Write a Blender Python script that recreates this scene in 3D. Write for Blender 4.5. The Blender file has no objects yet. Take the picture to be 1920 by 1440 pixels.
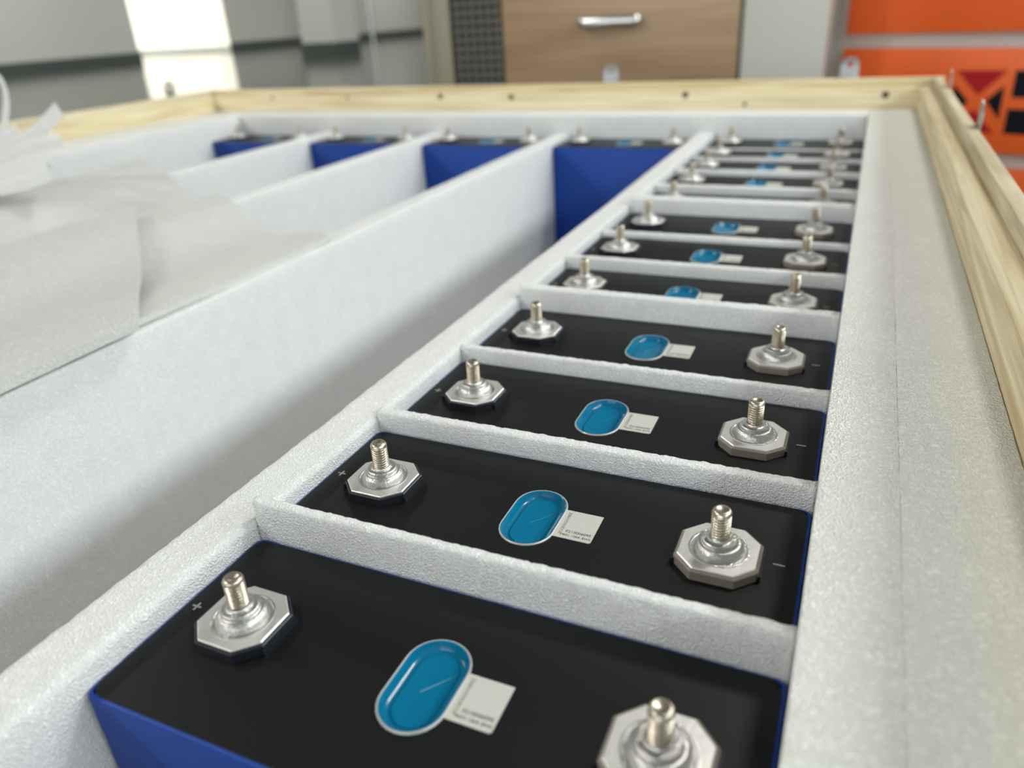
import bpy, bmesh, math, random
from mathutils import Vector, noise
random.seed(7)
sc = bpy.context.scene
COL = sc.collection
PI = math.pi
R = math.radians

# ------------------------------------------------------------ camera, light, exposure
cam = bpy.data.cameras.new('camera')
co = bpy.data.objects.new('camera', cam); COL.objects.link(co)
co.location = (0.08583, -0.11831, 0.15917)
co.rotation_euler = (R(63.606), R(3.0986), R(23.752))
cam.sensor_fit = 'HORIZONTAL'; cam.sensor_width = 36.0
cam.lens = 1412.04 / 1920 * 36
cam.clip_start = 0.01; cam.clip_end = 100
cam.dof.use_dof = True
cam.dof.focus_distance = 0.272
cam.dof.aperture_fstop = 8.0
sc.camera = co
sc.view_settings.view_transform = 'Standard'
sc.view_settings.look = 'None'
sc.view_settings.gamma = 1.0
sc.view_settings.use_curve_mapping = False
sc.view_settings.exposure = 0.15
sc.cycles.use_denoising = True
sc.cycles.max_bounces = 8
sc.cycles.diffuse_bounces = 4
sc.cycles.glossy_bounces = 3
sc.cycles.sample_clamp_indirect = 6.0

w = bpy.data.worlds.new('sky'); sc.world = w; w.use_nodes = True
bg = w.node_tree.nodes['Background']
bg.inputs['Color'].default_value = (0.62, 0.74, 0.9, 1); bg.inputs['Strength'].default_value = 1.6

FLOOR = -0.33
CEIL = 3.2
WX = 3.2            # right wall

def area(name, loc, tgt, sx, sy, power, col):
    l = bpy.data.lights.new(name, 'AREA'); l.shape = 'RECTANGLE'; l.size = sx; l.size_y = sy
    l.energy = power; l.color = col
    o = bpy.data.objects.new(name, l); COL.objects.link(o); o.location = loc
    d = Vector(tgt) - Vector(loc)
    o.rotation_euler = d.to_track_quat('-Z', 'Y').to_euler()
    return o
sun = bpy.data.lights.new('sun', 'SUN'); sun.energy = 9.0; sun.angle = R(0.6); sun.color = (1, 0.95, 0.82)
so = bpy.data.objects.new('sun', sun); COL.objects.link(so)
so.rotation_euler = Vector((0.75, 0.5, -0.22)).to_track_quat('-Z', 'Y').to_euler()
# daylight entering by the ribbon window of the right wall
area('unseen_window_light', (WX + 0.12, 6.0, 1.85), (WX - 1, 6.0, 1.80), 16.6, 0.55, 345, (0.93, 1.0, 0.97))
# ceiling luminaires of the hall, one of them added as fill
area('unseen_luminaire', (1.05, 2.15, CEIL - 0.03), (1.05, 2.15, 0), 0.6, 0.6, 60, (1.0, 0.97, 0.90))
area('unseen_luminaire', (-4.6, 0.8, CEIL - 0.03), (-4.6, 0.8, 0), 1.2, 1.2, 60, (1.0, 0.97, 0.90))  # added to brighten the left-facing crate wood, not a known fixture
for lx in (-10.0, -6.3):
    for ly in (8.0, 13.5, 19.0):
        area('unseen_luminaire', (lx, ly, CEIL - 0.03), (lx, ly, 0), 1.2, 1.2, 66, (1.0, 0.98, 0.94))
# added fill, shaped as daylight from long unseen windows behind the camera
area('unseen_window_light', (-1.7, -7.12, 1.3), (-1.7, 0, 1.3), 6.8, 1.9, 125, (0.99, 1.0, 0.96))
area('unseen_luminaire', (-3.8, -2.5, CEIL - 0.03), (-3.8, -2.5, 0), 1.2, 1.2, 135, (1.0, 0.97, 0.90))

# ------------------------------------------------------------ helpers
M = 0.001
def tag(o, label=None, cat=None, group=None, kind=None):
    if label: o['label'] = label
    if cat: o['category'] = cat
    if group: o['group'] = group
    if kind: o['kind'] = kind
    return o
def empty(name, loc=(0, 0, 0), rz=0):
    o = bpy.data.objects.new(name, None); COL.objects.link(o)
    o.location = loc; o.rotation_euler = (0, 0, rz); o.empty_display_size = 0.02
    return o
def mesh_of(name, verts, faces, smooth=False, sharp=None):
    me = bpy.data.meshes.new(name)
    me.from_pydata(verts, [], faces); me.update()
    bm = bmesh.new(); bm.from_mesh(me); bmesh.ops.recalc_face_normals(bm, faces=bm.faces); bm.to_mesh(me); bm.free()
    if smooth:
        me.shade_smooth()
        if sharp: me.set_sharp_from_angle(angle=R(sharp))
    return me
def link(name, me, mat, parent=None, loc=(0, 0, 0), rot=(0, 0, 0)):
    o = bpy.data.objects.new(name, me); COL.objects.link(o)
    if mat and not me.materials: me.materials.append(mat)
    if parent: o.parent = parent
    o.location = loc; o.rotation_euler = rot
    return o
class MB:
    def __init__(s): s.v = []; s.f = []
    def box(s, x0, x1, y0, y1, z0, z1):
        b = len(s.v)
        s.v += [(x, y, z) for z in (z0, z1) for y in (y0, y1) for x in (x0, x1)]
        s.f += [[b + i for i in q] for q in ((0, 2, 3, 1), (4, 5, 7, 6), (0, 1, 5, 4), (2, 6, 7, 3), (0, 4, 6, 2), (1, 3, 7, 5))]
        return s
    def loops(s, loops, cap0=True, cap1=True, closed=True):
        b = len(s.v); n = len(loops[0])
        for l in loops: s.v += [tuple(p) for p in l]
        for i in range(len(loops) - 1):
            for j in range(n if closed else n - 1):
                k = (j + 1) % n
                s.f.append([b + i * n + j, b + i * n + k, b + (i + 1) * n + k, b + (i + 1) * n + j])
        if cap0: s.f.append([b + j for j in range(n)][::-1])
        if cap1: s.f.append([b + (len(loops) - 1) * n + j for j in range(n)])
        return s
    def prism(s, poly, z0, z1):
        return s.loops([[(x, y, z0) for x, y in poly], [(x, y, z1) for x, y in poly]])
    def mesh(s, name, smooth=False, sharp=None): return mesh_of(name, s.v, s.f, smooth, sharp)
    def obj(s, name, mat, parent=None, loc=(0, 0, 0), rot=(0, 0, 0), smooth=False, sharp=None):
        return link(name, s.mesh(name, smooth, sharp), mat, parent, loc, rot)
def bevelled(name, x0, x1, y0, y1, z0, z1, r, mat, parent=None, loc=(0, 0, 0), seg=2, rot=(0, 0, 0)):
    bm = bmesh.new(); bmesh.ops.create_cube(bm, size=1)
    bmesh.ops.scale(bm, vec=(x1 - x0, y1 - y0, z1 - z0), verts=bm.verts)
    bmesh.ops.translate(bm, vec=((x0 + x1) / 2, (y0 + y1) / 2, (z0 + z1) / 2), verts=bm.verts)
    bmesh.ops.bevel(bm, geom=bm.edges[:], offset=r, segments=seg, affect='EDGES', profile=0.5)
    me = bpy.data.meshes.new(name); bm.to_mesh(me); bm.free(); me.shade_smooth(); me.set_sharp_from_angle(angle=R(40))
    return link(name, me, mat, parent, loc, rot)
def rrect(hx, hy, r, n=4):
    pts = []
    for cx, cy, a0 in ((hx - r, hy - r, 0), (-hx + r, hy - r, 90), (-hx + r, -hy + r, 180), (hx - r, -hy + r, 270)):
        for i in range(n + 1):
            a = R(a0 + 90 * i / n); pts.append((cx + r * math.cos(a), cy + r * math.sin(a)))
    return pts
def oval(hx, hy, n=14):                    # racetrack, long in y
    pts = []
    for s in (1, -1):
        for i in range(n + 1):
            a = PI * i / n + (0 if s > 0 else PI)
            pts.append((hx * math.cos(a), s * (hy - hx) + hx * math.sin(a)))
    return pts
def lathe(prof, n=32):
    return [[(r * math.cos(2 * PI * j / n), r * math.sin(2 * PI * j / n), z) for j in range(n)] for r, z in prof]

# ------------------------------------------------------------ materials
def nodes(name):
    m = bpy.data.materials.new(name); m.use_nodes = True
    return m, m.node_tree.nodes, m.node_tree.links, m.node_tree.nodes['Principled BSDF']
def plain(name, col, rough=0.5, metal=0.0, spec=0.5, coat=0.0, bump=None, var=0.0, vscale=20.0):
    m, N, L, p = nodes(name)
    p.inputs['Base Color'].default_value = (*col, 1); p.inputs['Roughness'].default_value = rough
    p.inputs['Metallic'].default_value = metal; p.inputs['Specular IOR Level'].default_value = spec
    p.inputs['Coat Weight'].default_value = coat
    tc = N.new('ShaderNodeTexCoord')
    if var:
        nz = N.new('ShaderNodeTexNoise'); nz.inputs['Scale'].default_value = vscale; nz.inputs['Detail'].default_value = 4
        L.new(tc.outputs['Object'], nz.inputs['Vector'])
        mx = N.new('ShaderNodeMix'); mx.data_type = 'RGBA'
        mx.inputs[6].default_value = (*[c * (1 - var) for c in col], 1); mx.inputs[7].default_value = (*[min(1, c * (1 + var)) for c in col], 1)
        L.new(nz.outputs['Fac'], mx.inputs[0]); L.new(mx.outputs[2], p.inputs['Base Color'])
    if bump:
        sc_, st = bump
        nz = N.new('ShaderNodeTexNoise'); nz.inputs['Scale'].default_value = sc_; nz.inputs['Detail'].default_value = 3
        L.new(tc.outputs['Object'], nz.inputs['Vector'])
        b = N.new('ShaderNodeBump'); b.inputs['Strength'].default_value = st; b.inputs['Distance'].default_value = 0.0005
        L.new(nz.outputs['Fac'], b.inputs['Height']); L.new(b.outputs['Normal'], p.inputs['Normal'])
    return m
def foam(name, col=(0.86, 0.87, 0.875), cell=1500, strength=0.8, dist=0.0006):
    m, N, L, p = nodes(name)
    p.inputs['Base Color'].default_value = (*col, 1); p.inputs['Roughness'].default_value = 0.28
    p.inputs['Specular IOR Level'].default_value = 0.42
    tc = N.new('ShaderNodeTexCoord')
    v = N.new('ShaderNodeTexVoronoi'); v.inputs['Scale'].default_value = cell; v.feature = 'F1'
    n = N.new('ShaderNodeTexNoise'); n.inputs['Scale'].default_value = cell * 2.3; n.inputs['Detail'].default_value = 2
    n2 = N.new('ShaderNodeTexNoise'); n2.inputs['Scale'].default_value = 60; n2.inputs['Detail'].default_value = 2
    for x in (v, n, n2): L.new(tc.outputs['Object'], x.inputs['Vector'])
    a = N.new('ShaderNodeMath'); a.operation = 'MULTIPLY_ADD'; a.inputs[1].default_value = 0.45
    L.new(n.outputs['Fac'], a.inputs[0]); L.new(v.outputs['Distance'], a.inputs[2])
    b = N.new('ShaderNodeBump'); b.inputs['Strength'].default_value = strength; b.inputs['Distance'].default_value = dist
    L.new(a.outputs[0], b.inputs['Height']); L.new(b.outputs['Normal'], p.inputs['Normal'])
    mx = N.new('ShaderNodeMix'); mx.data_type = 'RGBA'
    mx.inputs[6].default_value = (*[c * 0.95 for c in col], 1); mx.inputs[7].default_value = (*[min(1, c * 1.05) for c in col], 1)
    L.new(n2.outputs['Fac'], mx.inputs[0])
    # cell tone varies at random; the brightest few are sparkle glints painted in
    rv = N.new('ShaderNodeValToRGB'); e = rv.color_ramp.elements
    e[0].position = 0.0; e[0].color = (0.93, 0.93, 0.93, 1); e[1].position = 0.86; e[1].color = (1, 1, 1, 1)
    e2 = rv.color_ramp.elements.new(0.96); e2.color = (1.16, 1.16, 1.16, 1)
    sp = N.new('ShaderNodeSeparateColor'); L.new(v.outputs['Color'], sp.inputs[0]); L.new(sp.outputs[0], rv.inputs['Fac'])
    mu = N.new('ShaderNodeMix'); mu.data_type = 'RGBA'; mu.blend_type = 'MULTIPLY'; mu.inputs[0].default_value = 1.0
    L.new(mx.outputs[2], mu.inputs[6]); L.new(rv.outputs['Color'], mu.inputs[7]); L.new(mu.outputs[2], p.inputs['Base Color'])
    return m
def wood(name, axis, light, dark, stretch=18.0, freq=1.0, rough=0.6):
    m, N, L, p = nodes(name)
    p.inputs['Roughness'].default_value = rough
    tc = N.new('ShaderNodeTexCoord'); mp = N.new('ShaderNodeMapping')
    s = [140 * freq] * 3; s['xyz'.index(axis)] = 140 * freq / stretch
    mp.inputs['Scale'].default_value = s
    L.new(tc.outputs['Object'], mp.inputs['Vector'])
    n = N.new('ShaderNodeTexNoise'); n.inputs['Scale'].default_value = 1; n.inputs['Detail'].default_value = 6; n.inputs['Distortion'].default_value = 0.8
    L.new(mp.outputs['Vector'], n.inputs['Vector'])
    cr = N.new('ShaderNodeValToRGB'); cr.color_ramp.elements[0].position = 0.33; cr.color_ramp.elements[1].position = 0.66
    cr.color_ramp.elements[0].color = (*dark, 1); cr.color_ramp.elements[1].color = (*light, 1)
    L.new(n.outputs['Fac'], cr.inputs['Fac']); L.new(cr.outputs['Color'], p.inputs['Base Color'])
    b = N.new('ShaderNodeBump'); b.inputs['Strength'].default_value = 0.25; b.inputs['Distance'].default_value = 0.0006
    L.new(n.outputs['Fac'], b.inputs['Height']); L.new(b.outputs['Normal'], p.inputs['Normal'])
    return m
FOAM = foam('white_epe_foam')
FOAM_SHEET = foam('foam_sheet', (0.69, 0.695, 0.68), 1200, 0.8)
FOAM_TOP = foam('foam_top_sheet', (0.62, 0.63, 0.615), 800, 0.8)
FOAM_SLAB = foam('foam_slab', (0.81, 0.83, 0.795), 1200, 0.9, 0.0008)
BLUE = plain('blue_film', (0.0015, 0.047, 0.31), 0.45, spec=0.28, bump=(150, 0.05))
BLACK = plain('black_cover', (0.0045, 0.0055, 0.0062), 0.44, spec=0.3, bump=(2500, 0.05))
BLACKP = plain('black_plastic', (0.010, 0.012, 0.020), 0.35)
TAN = plain('tan_plastic', (0.28, 0.25, 0.205), 0.45)
ALU = plain('terminal_aluminium', (0.88, 0.87, 0.84), 0.42, 0.85, bump=(900, 0.12), var=0.06, vscale=160)
WELD = plain('weld_collar', (0.62, 0.615, 0.60), 0.34, 1.0, bump=(1400, 0.5))
STUD = plain('nickel_stud', (0.56, 0.505, 0.42), 0.32, 1.0)
FILM = plain('blue_vent_film', (0.0, 0.155, 0.30), 0.2, spec=0.32, coat=0.1)
RIM = plain('vent_rim', (0.62, 0.64, 0.645), 0.30, 0.35)
PAPER = plain('label_paper', (0.56, 0.56, 0.51), 0.45, bump=(800, 0.1))
INK = plain('label_ink', (0.04, 0.04, 0.035), 0.6)
INKGREY = plain('label_ink_grey', (0.20, 0.20, 0.17), 0.6)
MARK = plain('moulded_mark', (0.32, 0.31, 0.28), 0.4)  # pale tone stands for the highlights along the engraved edges
PINE_L, PINE_D = (0.84, 0.76, 0.53), (0.66, 0.54, 0.32)
PINE_Y = wood('pine_along_y', 'y', PINE_L, (0.56, 0.43, 0.23), 34, 1.3)
PINE_X = wood('pine_along_x', 'x', PINE_L, PINE_D, 30)
PLY_Y = wood('ply_along_y', 'y', (0.70, 0.64, 0.46), (0.42, 0.35, 0.21), 26, 0.9)
PLY_X = wood('ply_along_x', 'x', (0.82, 0.73, 0.49), (0.52, 0.38, 0.18), 26, 0.9)
KNOT = plain('wood_knot', (0.10, 0.055, 0.03), 0.6)
ZINC = plain('zinc_clip', (0.36, 0.37, 0.37), 0.42, 0.9)
WALLM = plain('wall_paint', (0.62, 0.62, 0.56), 0.55)
WALLW = plain('alcove_paint', (0.80, 0.78, 0.70), 0.6)
BASEM = plain('baseboard_paint', (0.075, 0.092, 0.083), 0.4)
CEILM = plain('ceiling_paint', (0.34, 0.34, 0.33), 0.8)
FLOORM = plain('epoxy_floor', (0.075, 0.08, 0.07), 0.12, spec=0.5, var=0.06, vscale=0.8)
OAK = wood('oak_laminate', 'x', (0.47, 0.325, 0.20), (0.36, 0.235, 0.135), 14, 0.16, 0.4)
BEIGE = plain('beige_metal', (0.30, 0.27, 0.20), 0.45, var=0.08, vscale=12)
GREYC = plain('grey_steel', (0.62, 0.62, 0.57), 0.45)
WHITEC = plain('white_steel', (0.60, 0.585, 0.55), 0.45)
DARKM = plain('dark_metal', (0.016, 0.018, 0.014), 0.5)
MESHB = plain('grille_backing', (0.30, 0.27, 0.235), 0.6)
CHROME = plain('brushed_chrome', (0.68, 0.68, 0.67), 0.25, 1.0)
ORANGE = plain('orange_panel', (0.93, 0.14, 0.018), 0.42)
RED = plain('red_print', (0.46, 0.010, 0.016), 0.55, spec=0.25)
NAVY = plain('black_print', (0.006, 0.008, 0.016), 0.6, spec=0.15)

# ------------------------------------------------------------ the room
def struct(name, mb, mat): return tag(mb.obj(name, mat), kind='structure')
struct('floor', MB().box(-19, 6, -8, 26, FLOOR - 0.1, FLOOR), FLOORM)
struct('ceiling', MB().box(-19, WX + 0.2, -7.2, 25.2, CEIL, CEIL + 0.1), CEILM)
# left side: near wall, alcove with a tall window, return wall, far walls
struct('wall_left', MB().box(-12.6, -12.3, -7.2, 10.95, FLOOR, CEIL).box(-18.2, -12.6, 10.65, 10.95, FLOOR, CEIL)
       .box(-13.8, -13.5, 14.6, 17.7, FLOOR, CEIL).box(-13.8, -12.05, 17.7, 25.2, FLOOR, CEIL)
       .box(-18.3, -18.1, 10.65, 14.9, 2.75, CEIL), WALLM)
struct('wall_alcove', MB().box(-18.3, -13.79, 14.6, 14.9, FLOOR, CEIL), WALLW)
struct('baseboard_left', MB().box(-12.3, -12.275, -7.0, 10.96, FLOOR, FLOOR + 0.17), BASEM)
struct('baseboard_alcove', MB().box(-18.1, -13.48, 14.575, 14.6, FLOOR, FLOOR + 0.12), BASEM)
struct('baseboard_recess', MB().box(-13.5, -13.475, 14.6, 17.7, FLOOR, FLOOR + 0.17), BASEM)
struct('baseboard_far', MB().box(-12.05, -12.025, 17.7, 25, FLOOR, FLOOR + 0.17), BASEM)
struct('wall_back', MB().box(-13.8, WX + 0.2, 25, 25.2, FLOOR, CEIL), WALLM)
struct('wall_front', MB().box(-12.6, WX + 0.2, -7.2, -7.0, FLOOR, 0.3).box(-12.6, WX + 0.2, -7.2, -7.0, 2.3, CEIL)
       .box(-12.6, -5.2, -7.2, -7.0, 0.3, 2.3).box(1.8, WX + 0.2, -7.2, -7.0, 0.3, 2.3), WALLM)
wf2 = MB()
for x in (-5.2, -3.45, -1.7, 0.05, 1.76): wf2.box(x, x + 0.04, -7.1, -7.05, 0.3, 2.3)
struct('added_window', wf2, WHITEC)  # added window frame, out of view, for the fill behind the camera
struct('wall_right', MB().box(WX, WX + 0.2, -7.2, 25.2, FLOOR, 1.55).box(WX, WX + 0.2, -7.2, 25.2, 2.15, CEIL)
       .box(WX, WX + 0.2, -7.2, -2.3, 1.55, 2.15).box(WX, WX + 0.2, 14.3, 25.2, 1.55, 2.15), WALLM)
wf = MB()
for y in (-2.3, -0.5, 1.3, 3.1, 4.9, 6.7, 8.5, 10.3, 12.1, 14.26): wf.box(WX + 0.05, WX + 0.1, y, y + 0.04, 1.55, 2.15)
struct('window_1', wf, WHITEC)
cb = MB().box(-8.12, -7.5, 10.35, 10.97, FLOOR, CEIL)
struct('wall_column', cb, WALLM)
struct('baseboard_column', MB().box(-8.14, -7.48, 10.33, 10.99, FLOOR, FLOOR + 0.2), BASEM)
pipe = MB().loops(lathe([(0.055, FLOOR), (0.055, CEIL)], 16))
tag(pipe.obj('drain_pipe', CHROME, loc=(-11.85, 18.0, 0), smooth=True, sharp=40), 'shiny vertical pipe against the far white wall beside the square column', 'pipe')

# ------------------------------------------------------------ furniture behind the crate
YC = 2.0
t = tag(empty('drawer_pedestal', (-0.555, YC, FLOOR)), 'wood-grain drawer pedestal with a bar handle behind the crate', 'cabinet')
x0, x1 = -0.324, 0.323
MB().box(x0, x1, 0.022, 0.55, 0, 0.62).obj('body', OAK, t)
for z0, z1 in ((0.01, 0.285), (0.290, 0.615)):
    dr = bevelled('drawer_front', x0 + 0.001, x1 - 0.001, 0.0, 0.02, z0, z1, 0.0015, OAK, t)
    zc = 0.449 if z1 > 0.5 else 0.17
    h = MB()
    n = 12
    path = [(-0.078, 0.0, 0), (-0.078, -0.020, 0)] + [(-0.078 + 0.012 * (1 - math.cos(R(a))), -0.020 - 0.010 * math.sin(R(a)), 0) for a in (30, 60, 90)]
    path = path + [(-x, y, z) for x, y, z in path[::-1]]
    lo = []
    for i, pnt in enumerate(path):
        a = Vector(path[max(0, i - 1)]); b = Vector(path[min(len(path) - 1, i + 1)]); d = (b - a).normalized(); side = Vector((d.y, -d.x, 0))
        lo.append([tuple(Vector(pnt) + side * 0.008 * math.cos(2 * PI * k / n) + Vector((0, 0, 1)) * 0.0138 * math.sin(2 * PI * k / n)) for k in range(n)])
    h.loops(lo)
    h.obj('handle', CHROME, dr, (-0.007, 0, zc), smooth=True, sharp=60)
t = tag(empty('vent_grille', (-0.959, YC, FLOOR)), 'black square-mesh vent grille left of the wood-grain drawer pedestal', 'grille')
MB().box(-0.0775, 0.0775, 0.006, 0.4, 0, 0.62).obj('backing', MESHB, t)
gv = MB().box(-0.0033, 0.0033, 0.0, 0.006, 0, 0.62).mesh('vertical_bar')
gh = MB().box(-0.0775, 0.0775, 0.001, 0.006, -0.0055, 0.0055).mesh('cross_bar')
for i in range(7): link('vertical_bar', gv, DARKM, t, (-0.0745 + i * 0.02483, 0, 0))
for i in range(27): link('cross_bar', gh, DARKM, t, (0, 0, 0.012 + i * 0.0233))
t = tag(empty('beige_locker', (-1.087, YC, FLOOR)), 'narrow beige metal locker side left of the black grille', 'locker')
bevelled('body', -0.044, 0.044, 0.0, 0.4, 0, 0.75, 0.003, BEIGE, t)
bevelled('edge_strip', -0.044, -0.020, -0.006, 0.0, 0, 0.75, 0.002, BEIGE, t)
t = tag(empty('grey_cabinet', (-0.13, YC, FLOOR)), 'plain light grey steel cabinet between wood drawers and orange panels', 'cabinet')
bevelled('body', -0.094, 0.100, 0.0, 0.19, 0.03, 0.80, 0.002, GREYC, t)
MB().box(-0.086, 0.09, 0.02, 0.18, 0, 0.03).obj('plinth', DARKM, t)
MB().box(-0.101, -0.0945, 0.004, 0.18, 0.0, 0.80).obj('gap_shade_strip', DARKM, t)  # solid dark strip standing in for the shade in the gap
# orange fronted rack, turned towards the camera
rk = tag(empty('storage_rack', (0.0067, 2.2, FLOOR), R(-23.8)), 'white steel rack carrying orange front panels at the right', 'rack')
MB().box(-0.058, 0.62, 0.02, 0.5, 0, 0.95).obj('body', WHITEC, rk)
bevelled('post', -0.060, -0.036, 0.0, 0.02, 0, 0.95, 0.002, WHITEC, rk)
def opanel(z0, z1): return bevelled('front_panel', 0.0, 0.61, 0.0, 0.019, z0 - FLOOR, z1 - FLOOR, 0.0015, ORANGE, rk)
opanel(0.056, 0.29); pl = opanel(-0.209, 0.022); opanel(-0.325, -0.243)
def flat(name, poly, mat, parent):
    p2 = [(x * M, z * M - FLOOR) for x, z in poly]
    MB().loops([[(x, -0.0012, z) for x, z in p2], [(x, 0.0002, z) for x, z in p2]]).obj(name, mat, parent)
flat('emblem_red_triangle', [(286, -27), (395, -25), (341, -80)], RED, pl)
flat('emblem_red_triangle', [(340, -113), (392, -164), (287, -164)], RED, pl)
flat('emblem_black_triangle', [(394, -58), (361, -92), (396, -132)], NAVY, pl)
flat('emblem_black_triangle', [(286, -58), (323, -96), (286, -132)], NAVY, pl)
flat('emblem_letter', [(411, -25), (470, -25), (470, -83), (413, -83)], NAVY, pl)
cur = [(470 - 10 + 30 * math.sin(R(a)), -133 - 30 * math.cos(R(a))) for a in range(90, -1, -15)]
flat('emblem_letter', [(411, -108), (480, -107)] + cur + [(412, -163)], NAVY, pl)

# ------------------------------------------------------------ wooden crate
XI0, XI1, YI0, YI1 = -0.966, 0.1425, -0.36, 0.956      # inner faces
BT, PT = 0.0135, 0.009
ZB, ZP = 0.0505, 0.0605
ZBOT = -0.245
crate = tag(empty('wooden_crate', (-0.41, 0.3, FLOOR)), 'open pine and plywood packing crate with metal clips along its rim', 'crate')
def cpart(name, b, mat, r=0.0008):
    ox, oy, oz = crate.location
    return bevelled(name, b[0], b[1], b[2], b[3], b[4], b[5], r, mat, crate, (-ox, -oy, -oz), 2)
rb_ = cpart('batten', (XI1, XI1 + BT, YI0, YI1, -0.02, ZB), PINE_Y)
cpart('batten', (XI0 - BT, XI0, YI0, YI1, -0.02, ZB), PINE_Y)
cpart('batten', (XI0 - BT, XI1 + BT, YI1, YI1 + BT, -0.02, ZB), PINE_X)
cpart('batten', (XI0 - BT, XI1 + BT, YI0 - BT, YI0, -0.02, ZB), PINE_X)
def skew(o, seam=None):
    for v in o.data.vertices: v.co.x -= (v.co.y - 0.35) * 0.006 * (1 if seam is None else max(0, (v.co.x - seam) / 0.033))
    return o
a0, a1, b0, b1 = XI0 - BT, XI1 + BT, YI0 - BT, YI1 + BT
skew(rb_); skew(cpart('side_panel', (a1, a1 + PT, b0, b1, ZBOT, ZP), PLY_Y, 0.0004))
cpart('side_panel', (a0 - PT, a0, b0, b1, ZBOT, ZP), PLY_Y, 0.0004)
cpart('side_panel', (a0 - PT, a1 + PT, b1, b1 + PT, ZBOT, ZP), PLY_X, 0.0004)
cpart('side_panel', (a0 - PT, a1 + PT, b0 - PT, b0, ZBOT, ZP), PLY_X, 0.0004)
cpart('floor_panel', (a0, a1, b0, b1, ZBOT, ZBOT + 0.009), PLY_X, 0.0004)
for x in (-0.93, -0.41, 0.11): cpart('skid', (x - 0.04, x + 0.04, b0, b1, FLOOR, ZBOT), PINE_Y, 0.002)
ox, oy, oz = crate.location
nail = MB().loops([[(0.0042 * math.cos(2 * PI * k / 12), y, 0.0042 * math.sin(2 * PI * k / 12)) for k in range(12)] for y in (-0.0006, 0.0005)]).mesh('knot')
for x, z in ((-0.836, .0495), (-0.684, .048), (-0.513, .0475), (-0.395, .0455), (-0.140, .0455), (0.103, .0427), (-0.062, .033)):
    o = link('knot', nail, KNOT, crate, (x - ox, YI1 - oy, z - oz)); s = 0.6 if x in (-0.684, -0.836, -0.062) else 1; o.scale = (s, 1, s)
# curved clip tongues with a hole near the tip
def clip_mesh():
    n = 14; W2, H0, H1 = 0.0105, -0.030, 0.024
    outer = []
    for k in range(28):
        a = 2 * PI * k / 28; outer.append((W2 * math.cos(a), 0.012 + W2 * math.sin(a) if math.sin(a) > 0 else (0.012 if abs(math.sin(a)) < 1e-6 else 0.012 + math.sin(a) * 0.042)))
    hole = [(0.0031 * math.cos(2 * PI * k / 28), 0.0135 + 0.0031 * math.sin(2 * PI * k / 28)) for k in range(28)]
    def bend(x, z, off):
        tt = max(0, z) / 0.0225
        return (x, off - 0.0004 * tt + 0.0010 * math.sin(PI * tt), z)
    # square the lower half of the outline
    o2 = []
    for (x, z) in outer:
        if z < 0.0115:
            s_ = abs(x) / W2; x = math.copysign(W2, x) if s_ > 0.35 else x / 0.35 * 1.0
            x = max(-W2, min(W2, x))
        o2.append((x, z))
    mb = MB()
    for off in (0.0, 0.0009):
        mb.v += [bend(x, z, off) for x, z in o2] + [bend(x, z, off) for x, z in hole]
    N_ = 28
    for k in range(N_):
        j = (k + 1) % N_
        mb.f.append([k, j, N_ + j, N_ + k]); mb.f.append([56 + k, 56 + N_ + k, 56 + N_ + j, 56 + j])
        mb.f.append([k, 56 + k, 56 + j, j]); mb.f.append([N_ + k, N_ + j, 56 + N_ + j, 56 + N_ + k])
    return mb.mesh('metal_clip', True, 35)
CLIP = clip_mesh()
def clip(x, y, rz, z=ZP): link('metal_clip', CLIP, ZINC, crate, (x - ox, y - oy, z - oz), (0, 0, rz))
clip(-0.2505, b1 + PT, 0, 0.062); clip(0.0585, b1 + PT, 0, 0.0625); clip(-0.70, b1 + PT, 0, 0.045)
clip(a0 - PT, 0.885, R(90), 0.061)
clip(a1 + PT - 0.001, 0.575, R(-90), 0.0575); clip(a1 + PT - 0.003, 0.865, R(-90), 0.0555); clip(a1 + PT, 0.2, R(-90), 0.05)

# ------------------------------------------------------------ foam
def foam_bar(name, axis, a0, a1, b0, b1, z0, z1, mat, step=0.0025, jit=0.00028, r=0.0016, edge=4, label=None, cat='foam', group=None, parent=None, slump=0.0, seed=0.0):
    """rounded bar along x or y; b0..b1 is its thickness, z0..z1 its height"""
    sec = []
    nb = max(3, int((b1 - b0) / step)); nz = edge
    for i in range(nz + 1):
        sec.append((b0, z0 + (z1 - r - z0) * (1 - (1 - i / nz) ** 2.2)))
    for k in (30, 60): sec.append((b0 + r * (1 - math.cos(R(k))), z1 - r + r * math.sin(R(k))))
    for i in range(nb + 1): sec.append((b0 + r + (b1 - b0 - 2 * r) * i / nb, z1))
    for k in (60, 30): sec.append((b1 - r * (1 - math.cos(R(k))), z1 - r + r * math.sin(R(k))))
    for i in range(nz + 1):
        sec.append((b1, z0 + (z1 - r - z0) * (1 - (i / nz) ** 2.2) if i < nz else z0))
    n = max(2, int((a1 - a0) / step)); L_ = []
    for i in range(n + 1):
        a = a0 + (a1 - a0) * i / n; lp = []
        for b, z in sec:
            q = Vector((a, b + seed, z))
            d1 = noise.noise_vector(q * 900) * jit + noise.noise_vector(q * 300) * jit * 1.0
            wv = slump * (noise.noise(Vector((a * 9, seed, 3.3))) + 0.5 * noise.noise(Vector((a * 25, seed, 1.3))))
            top = max(0.0, min(1.0, (z - z1 + 0.03) / 0.03))
            aa = a + (d1.x if 0 < i < n else 0); bb = b + d1.y + wv * top; zz = z + (d1.z if z > z0 + 1e-6 else 0)
            lp.append((aa, bb, zz) if axis == 'x' else (bb, aa, zz))
        L_.append(lp)
    o = MB().loops(L_).obj(name, mat, parent, smooth=True)
    if label: tag(o, label, cat, group)
    return o
ZF = -0.2065
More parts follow.
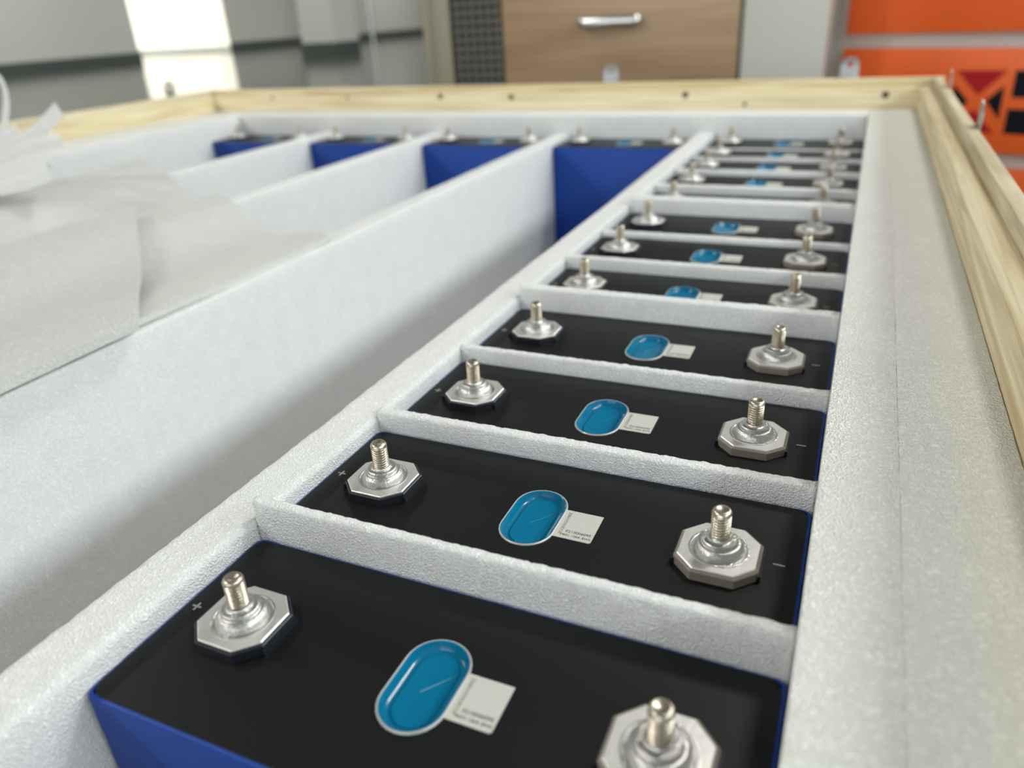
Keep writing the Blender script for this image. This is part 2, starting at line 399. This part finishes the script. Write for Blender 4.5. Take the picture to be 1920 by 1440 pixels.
tag(MB().box(XI0, XI1, YI0, YI1, ZBOT + 0.009, ZF).obj('foam_pad', FOAM), 'white foam sheet on the crate floor under the battery cells', 'foam')
rs = tag(empty('foam_side_slab', (0.115, 0.3, ZF)), 'wide white foam slab along the right crate wall', 'foam')
def slab(x0, x1, seed):
    o = foam_bar('foam_layer', 'y', YI0, YI1 - 0.0005, x0, x1, ZF, 0.027, FOAM_SLAB, 0.004, 0.00008, 0.00022, 5, seed=seed)
    o.parent = rs; o.matrix_parent_inverse.identity(); o.location = (-0.115, -0.3, -ZF)
    return o
slab(0.0874, 0.10948, 1.0); skew(slab(0.1095, XI1 - 0.0004, 2.0), 0.1095)
foam_bar('foam_side_slab', 'y', YI0, YI1 - 0.0005, XI0 + 0.0005, -0.8625, ZF, 0.027, FOAM, 0.008, 0.0004, 0.002, 4, 'thick white foam slab along the left crate wall', 'foam', seed=5)
foam_bar('foam_end_slab', 'x', -0.862, 0.087, 0.8985, YI1 - 0.0005, ZF, 0.027, FOAM, 0.006, 0.0003, 0.002, 4, 'white foam slab along the far crate wall behind the last cells', 'foam', seed=7)
foam_bar('foam_end_slab', 'x', -0.862, 0.087, YI0 + 0.0005, -0.30, ZF, 0.027, FOAM, 0.01, 0.0003, 0.002, 4, 'white foam slab along the near crate wall', 'foam', seed=8)
W_ = ((-0.1078, -0.0876, 0.0075, 'white foam partition along the left side of the full cell row', 0.0022, 11),
      (-0.3030, -0.2824, 0.0045, 'second foam partition left of the full cell row, foam sheet overlapping it', 0.0010, 12),
      (-0.4980, -0.4778, 0.0045, 'third foam partition left of the full cell row, partly under foam sheets', 0.0010, 13),
      (-0.6925, -0.6717, 0.0045, 'fourth foam partition, leftmost one, mostly hidden under foam sheets', 0.0010, 14))
for x0, x1, z1, lb, sl, sd in W_:
    foam_bar('foam_partition', 'y', -0.2995, 0.898, x0, x1, ZF, z1, FOAM, 0.0028 if sd == 11 else 0.005, 0.00035, 0.0025, 5, lb, 'foam', 'long foam partitions between cell rows', slump=sl * 0.25, seed=sd)

# ------------------------------------------------------------ battery cells
CY = [0, .0764, .1538, .2300, .3094, .3868, .4651, .5502, .6309, .7091, .7833, .8606]
CZ = [.0003, .0015, .0001, .0007, .0009, .0017, .0008, -.0011, -.0002, -.0006, -.0010, -.0011]
HX, HY = 0.0871, 0.0359
A = 0.0618
def cell_meshes():
    m = {}
    b = MB(); lo = []
    for dx, z in ((0, -0.204), (0, -0.0012), (0.0003, -0.0006), (0.0008, -0.0003), (0.0014, -0.0003), (0.0014, -0.0034)):
        lo.append([(x, y, z) for x, y in rrect(HX - dx, HY - dx, 0.0032 - dx, 4)])
    b.loops(lo); m['body'] = b.mesh('body', True, 50)
    # black cover with the vent opening
    bm = bmesh.new()
    def ring(pts, z):
        vs = [bm.verts.new((x, y, z)) for x, y in pts]
        es = [bm.edges.new((vs[i], vs[(i + 1) % len(vs)])) for i in range(len(vs))]
        return vs, es
    out = rrect(HX - 0.0013, HY - 0.0013, 0.0042, 5); out0 = rrect(HX - 0.0010, HY - 0.0010, 0.0045, 5)
    inn = [(x - 0.001, y + 0.0004) for x, y in oval(0.0088, 0.0152)]
    vo, eo = ring(out, 0.0); vi, ei = ring(inn, 0.0)
    bmesh.ops.triangle_fill(bm, edges=eo + ei, use_beauty=True)
    vo2, _ = ring(out0, -0.0004); vo3, _ = ring(out0, -0.003); vi2, _ = ring(inn, -0.003)
    for p_, q_ in ((vo, vo2), (vo2, vo3), (vi, vi2)):
        n = len(p_)
        for i in range(n): bm.faces.new((p_[i], p_[(i + 1) % n], q_[(i + 1) % n], q_[i]))
    bmesh.ops.recalc_face_normals(bm, faces=bm.faces)
    me = bpy.data.meshes.new('top_cover'); bm.to_mesh(me); bm.free(); m['top_cover'] = me
    # octagonal terminal
    def octo(h, c): return [(h, -h + c), (h, h - c), (h - c, h), (-h + c, h), (-h, h - c), (-h, -h + c), (-h + c, -h), (h - c, -h)]
    mb = MB(); H_ = 0.0128
    mb.loops([[(x, y, z) for x, y in octo(H_ - d, 0.0062)] for d, z in ((0, 0.0), (0, 0.0029), (0.0003, 0.0033), (0.0007, 0.0033), (0.0007, 0.0022))])
    m['terminal_base'] = mb.mesh('terminal_base')
    mb = MB().loops([[(x, y, z) for x, y in octo(0.01195 - d, 0.0058)] for d, z in ((0, 0.0022), (0, 0.0036), (0.00025, 0.0039))])
    m['terminal_plate'] = mb.mesh('terminal_plate')
    mb = MB().box(-0.0005, 0.0005, -0.0072, 0.0072, 0.0, 0.0020)
    m['retainer'] = mb.mesh('retainer')
    prof = [(0.0094, 0.0038), (0.0093, 0.0041), (0.0088, 0.00415), (0.0085, 0.0040), (0.0078, 0.0040), (0.0076, 0.0045), (0.0075, 0.0053), (0.0071, 0.0060), (0.0064, 0.0066), (0.0058, 0.0067),
            (0.0055, 0.0069), (0.0055, 0.0079), (0.0052, 0.0082), (0.0040, 0.0082), (0.0036, 0.0084), (0.0033, 0.0090)]
    m['weld_collar'] = MB().loops(lathe(prof, 48)).mesh('weld_collar', True, 24)
    # threaded stud (helical M6 thread)
    z0, z1, pitch, seg = 0.0084, 0.0176, 0.00100, 28
    rows = int((z1 - z0) / pitch * 8); lo = []
    for i in range(rows + 1):
        z = z0 + (z1 - z0) * i / rows; l = []
        for j in range(seg):
            a = 2 * PI * j / seg; ph = ((z - z0) / pitch - j / seg) % 1.0
            tri = abs(ph * 2 - 1); fade = min(1, (z1 - z) / 0.0006) * min(1, (z - z0) / 0.0005)
            r = 0.00305 - 0.00062 * fade * (0.5 - 0.5 * math.cos(PI * tri)) 
            l.append((r * math.cos(a), r * math.sin(a), z))
        lo.append(l)
    for r, z in ((0.0028, 0.0182), (0.00245, 0.0187), (0.00205, 0.0188), (0.0016, 0.0186), (0.0009, 0.0184), (0.0003, 0.0183)): lo.append([(r * math.cos(2 * PI * j / seg), r * math.sin(2 * PI * j / seg), z) for j in range(seg)])
    m['stud'] = MB().loops(lo).mesh('stud', True, 50)
    # vent: rim and recessed blue film
    def ov(d, z): return [(x - 0.001, y + 0.0004, z) for x, y in oval(0.0097 - d, 0.0161 - d)]
    m['vent_rim'] = MB().loops([ov(0, 0.0), ov(0.0, 0.0003), ov(0.0002, 0.0005), ov(0.0007, 0.00045), ov(0.0010, 0.0001), ov(0.0010, -0.0028)], False, False).mesh('vent_rim', True, 50)
    m['vent_film'] = MB().loops([ov(0.0006, 0.00055), ov(0.0010, 0.0003), ov(0.0014, -0.0008), ov(0.0020, -0.0018), ov(0.0028, -0.0022), ov(0.0034, -0.0022), ov(0.0037, -0.0019), ov(0.0042, -0.0020)], False, True).mesh('vent_film', True, 28)
    m['film_crease'] = MB().loops([[(-0.0024, -0.0006, -0.00205), (-0.0021, -0.0009, -0.00205), (-0.0022, -0.0007, -0.0018)], [(0.0047, 0.0079, -0.00205), (0.0050, 0.0076, -0.00205), (0.0048, 0.0078, -0.00185)]]).mesh('film_crease')
    m['label_tab'] = MB().prism([(0.0078, -0.0073), (0.0213, -0.0073), (0.0219, -0.0067), (0.0219, 0.0078), (0.0078, 0.0078)], 0.0, 0.00025).mesh('label_tab')
    c, s = 0.0016, 0.0003
    m['plus_mark'] = MB().prism([(-s, -c), (s, -c), (s, -s), (c, -s), (c, s), (s, s), (s, c), (-s, c), (-s, s), (-c, s), (-c, -s), (-s, -s)], -0.0001, 0.00018).mesh('plus_mark')
    m['minus_mark'] = MB().prism([(-0.0018, -s), (0.0018, -s), (0.0018, s), (-0.0018, s)], -0.0001, 0.00018).mesh('minus_mark')
    def text(body, size, nm, sx=1.0):
        cu = bpy.data.curves.new(nm, 'FONT'); cu.body = body; cu.size = size; cu.extrude = 0.00002; cu.align_x = 'CENTER'; cu.align_y = 'CENTER'; cu.resolution_u = 2
        o = bpy.data.objects.new(nm, cu); COL.objects.link(o)
        dg = bpy.context.evaluated_depsgraph_get(); me = bpy.data.meshes.new_from_object(o.evaluated_get(dg))
        bpy.data.objects.remove(o); me.name = nm
        return me
    m['serial_text'] = text('F210006095', 0.0018, 'serial_text')
    m['date_text'] = text('M031 1004 .8Wh', 0.0015, 'date_text')
    m['side_text'] = text('0CCB76G31H00Z', 0.0016, 'side_text')
    return m
CM = cell_meshes()
PARTS = (('body', 'body', BLUE, (0, 0, 0), 0), ('top_cover', 'top_cover', BLACK, (0, 0, 0), 0),
         ('vent_rim', 'vent_rim', RIM, (0, 0, 0), 0), ('vent_film', 'vent_film', FILM, (0, 0, 0), 0),
         ('label_tab', 'label_tab', PAPER, (0, 0, 0.00005), 0), ('plus_mark', 'plus_mark', MARK, (-0.0822, 0.0013, 0), 0), ('minus_mark', 'minus_mark', MARK, (0.0797, 0.0028, 0), 0))
def cell(x, y, z, label, group, detail=True):
    t = tag(empty('battery_cell', (x, y, ZF)), label, 'battery', group)
    up = z - ZF
    for nm, mk, mat, loc, rz in PARTS:
        o = link(nm, CM[mk], mat, t, (loc[0], loc[1], loc[2] + up), (0, 0, rz))
        if nm == 'body': o.scale = (1, 1, up / 0.204)
        if nm == 'vent_film': link('film_crease', CM['film_crease'], FILM, o)
        if nm == 'label_tab' and detail:
            link('serial_text', CM['serial_text'], INK, o, (0.0166, -0.0036, 0.00028)); link('date_text', CM['date_text'], INK, o, (0.0162, -0.0056, 0.00028))
            link('side_text', CM['side_text'], INKGREY, o, (0.0106, 0.0006, 0.00028), (0, 0, R(90)))
    for s in (-1, 1):
        base = link('terminal_base', CM['terminal_base'], None, t, (s * A, 0, up))
        base.material_slots  # material set per object: black for plus, tan for minus
        if not CM['terminal_base'].materials: CM['terminal_base'].materials.append(BLACKP)
        base.material_slots[0].link = 'OBJECT'; base.material_slots[0].material = BLACKP if s < 0 else TAN
        base['label'] = 'black plastic base of the plus terminal' if s < 0 else 'tan plastic base of the minus terminal'
        pl_ = link('terminal_plate', CM['terminal_plate'], ALU, t, (s * A, 0, up), (0, 0, 0 if s < 0 else PI))
        link('weld_collar', CM['weld_collar'], WELD, pl_)
        st = link('stud', CM['stud'], STUD, pl_, (0, 0, 0), (0, 0, random.uniform(0, 6.28)))
        if detail:
            for k in (-1, 1): link('retainer', CM['retainer'], BLACKP, base, (k * 0.0131, 0, 0))
    return t
ORD = ('nearest', 'second', 'third', 'fourth', 'fifth', 'sixth', 'seventh', 'eighth', 'ninth', 'tenth', 'eleventh', 'twelfth')
for i in range(12):
    lb = 'blue battery cell with black top, ' + ('nearest to the camera in the full row' if i == 0 else
         ORD[i] + ' from the camera in the full row' if i < 11 else 'last and farthest of the full row')
    cell(0, CY[i], CZ[i], lb, 'battery cells in the full row', i < 8)
XC = (-.1946, -.3902, -.5842, -.7748)
for j, x in enumerate(XC):
    lb = ('blue battery cell at the far end of the empty slot beside the full row', 'far blue cell in the second empty slot left of the full row',
          'far blue cell in the third empty slot left of the full row', 'leftmost far blue cell, in the slot beside the left foam slab')[j]
    cell(x, .8606, -.0021, lb, 'cells at the far end of the empty slots', False)

# thin dividers between the cells of the full row
DH = (.0138, .0088, .0072, .0130, .0072, .0036, .0122, .0062, .0052, .0042, .0008)
for i in range(11):
    y0, y1 = CY[i] + HY + 0.0002, CY[i + 1] - HY - 0.0002
    foam_bar('foam_divider', 'x', -HX - 0.0003, HX + 0.0002, y0, y1, ZF, max(CZ[i], CZ[i + 1]) + DH[i] if i < 10 else CZ[i] + DH[i], FOAM, 0.0012 if i < 4 else 0.002, 0.00030 if i < 6 else 0.0002, min(0.0016, (y1 - y0) * 0.4), 6,
             'thin white foam divider between the %s and %s cells of the full row' % (ORD[i], ORD[i + 1]), 'foam', 'foam dividers in the full row', seed=20 + i)

# ------------------------------------------------------------ loose foam sheets
def lerp_pts(pts, x):
    for (xa, ya), (xb, yb) in zip(pts, pts[1:]):
        if xa <= x <= xb: return ya + (yb - ya) * (x - xa) / (xb - xa)
    return pts[0][1] if x < pts[0][0] else pts[-1][1]
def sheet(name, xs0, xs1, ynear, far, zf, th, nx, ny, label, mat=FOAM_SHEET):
    top = []; bot = []
    for i in range(nx + 1):
        x = xs0 + (xs1 - xs0) * i / nx; yf = lerp_pts(far, x)
        rt = []; rb = []
        for j in range(ny + 1):
            y = ynear + (yf - ynear) * j / ny
            z = zf(x, y) + noise.noise(Vector((x * 12, y * 7, th * 900))) * 0.0012
            d = noise.noise_vector(Vector((x, y, th)) * 700) * 0.0002
            rt.append((x + d.x, y + d.y, z + d.z)); rb.append((x + d.x, y + d.y, z - th))
        top.append(rt); bot.append(rb)
    v = [p for r_ in top for p in r_] + [p for r_ in bot for p in r_]
    n1 = ny + 1; O = (nx + 1) * n1; f = []
    for i in range(nx):
        for j in range(ny):
            a = i * n1 + j
            f.append((a, a + n1, a + n1 + 1, a + 1)); f.append((O + a, O + a + 1, O + a + n1 + 1, O + a + n1))
    for i in range(nx):
        for j in (0, ny):
            a = i * n1 + j; f.append((a, a + n1, O + a + n1, O + a))
    for j in range(ny):
        for i in (0, nx):
            a = i * n1 + j; f.append((a, a + 1, O + a + 1, O + a))
    o = link(name, mesh_of(name, v, f, True, 50), mat)
    return tag(o, label, 'foam sheet', 'loose foam sheets')
WC = (-0.6821, -0.4879, -0.2927)
def sag(x):
    xs = (-0.86,) + WC + (-0.09,)
    for a, b in zip(xs, xs[1:]):
        if a <= x <= b:
            t_ = (x - a) / (b - a); return -0.014 * math.sin(PI * t_) ** 2
    return 0
FAR1 = ((-.798, .631), (-.625, .524), (-.473, .444), (-.365, .384), (-.300, .358), (-.285, .352))
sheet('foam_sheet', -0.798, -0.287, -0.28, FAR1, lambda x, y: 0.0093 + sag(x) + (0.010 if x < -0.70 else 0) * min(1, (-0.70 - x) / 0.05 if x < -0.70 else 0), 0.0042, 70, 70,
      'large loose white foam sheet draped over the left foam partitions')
FAR2 = ((-.520, .376), (-.271, .153))
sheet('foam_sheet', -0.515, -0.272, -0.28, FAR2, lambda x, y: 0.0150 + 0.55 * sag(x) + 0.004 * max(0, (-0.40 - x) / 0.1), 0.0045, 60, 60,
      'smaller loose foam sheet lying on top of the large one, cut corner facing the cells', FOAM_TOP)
def curl(spine, Y, th, depth, label, sub=6, dirv=(-0.83, 0.558)):
    pts = [Vector((x * M, 0, z * M)) for x, z in spine]
    sp_ = []
    for i in range(len(pts) - 1):
        p0 = pts[max(0, i - 1)]; p1 = pts[i]; p2 = pts[i + 1]; p3 = pts[min(len(pts) - 1, i + 2)]
        for k in range(sub):
            t_ = k / sub
            sp_.append(0.5 * ((2 * p1) + (p2 - p0) * t_ + (2 * p0 - 5 * p1 + 4 * p2 - p3) * t_ ** 2 + (3 * p1 - p0 - 3 * p2 + p3) * t_ ** 3))
    sp_.append(pts[-1]); n = len(sp_)
    mb = MB(); L_ = []
    nd = 8
    for q in range(nd + 1):
        d = depth * q / nd; lp = []; low = []
        for i, p_ in enumerate(sp_):
            tg = (sp_[min(n - 1, i + 1)] - sp_[max(0, i - 1)]).normalized(); nr = Vector((-tg.z, 0, tg.x))
            wob = noise.noise(Vector((p_.x * 20, d * 15, Y))) * 0.0012
            c = Vector((p_.x + dirv[0] * d, Y + dirv[1] * d, p_.z + wob + 0.06 * d))
            lp.append(c + nr * th / 2); low.append(c - nr * th / 2)
        L_.append([tuple(x) for x in lp + low[::-1]])
    o = mb.loops(L_).obj('foam_sheet', FOAM, smooth=True, sharp=45)
    return tag(o, label, 'foam sheet', 'curled foam sheets')
curl([(-925, 36), (-902, 40), (-868, 56), (-847, 81), (-837, 99), (-836, 116), (-850, 122), (-868, 116), (-878, 104)], .50, .009, .030, 'tall curled foam sheet end standing highest at the left edge')
curl([(-905, 38), (-880, 42), (-845, 51), (-806, 65)], .48, .008, .030, 'short foam sheet end just behind the pointed one')
curl([(-905, 36), (-875, 38), (-807, 45), (-743, 62), (-710, 76), (-683, 90)], .45, .011, .034, 'foam sheet end with a pointed tip rising in front of the crate rim')
curl([(-890, 37), (-833, 37), (-767, 42), (-724, 52), (-694, 59), (-654, 63)], .42, .0085, .034, 'bright foam sheet end curving level below the pointed one')
curl([(-860, 30), (-789, 30), (-726, 34), (-677, 45), (-633, 53)], .39, .0085, .034, 'greyish foam sheet end second from the bottom of the curled stack')
curl([(-840, 22), (-763, 21), (-702, 24), (-655, 33), (-615, 43)], .37, .0085, .04, 'lowest foam sheet end of the curled stack, resting on the large sheet')
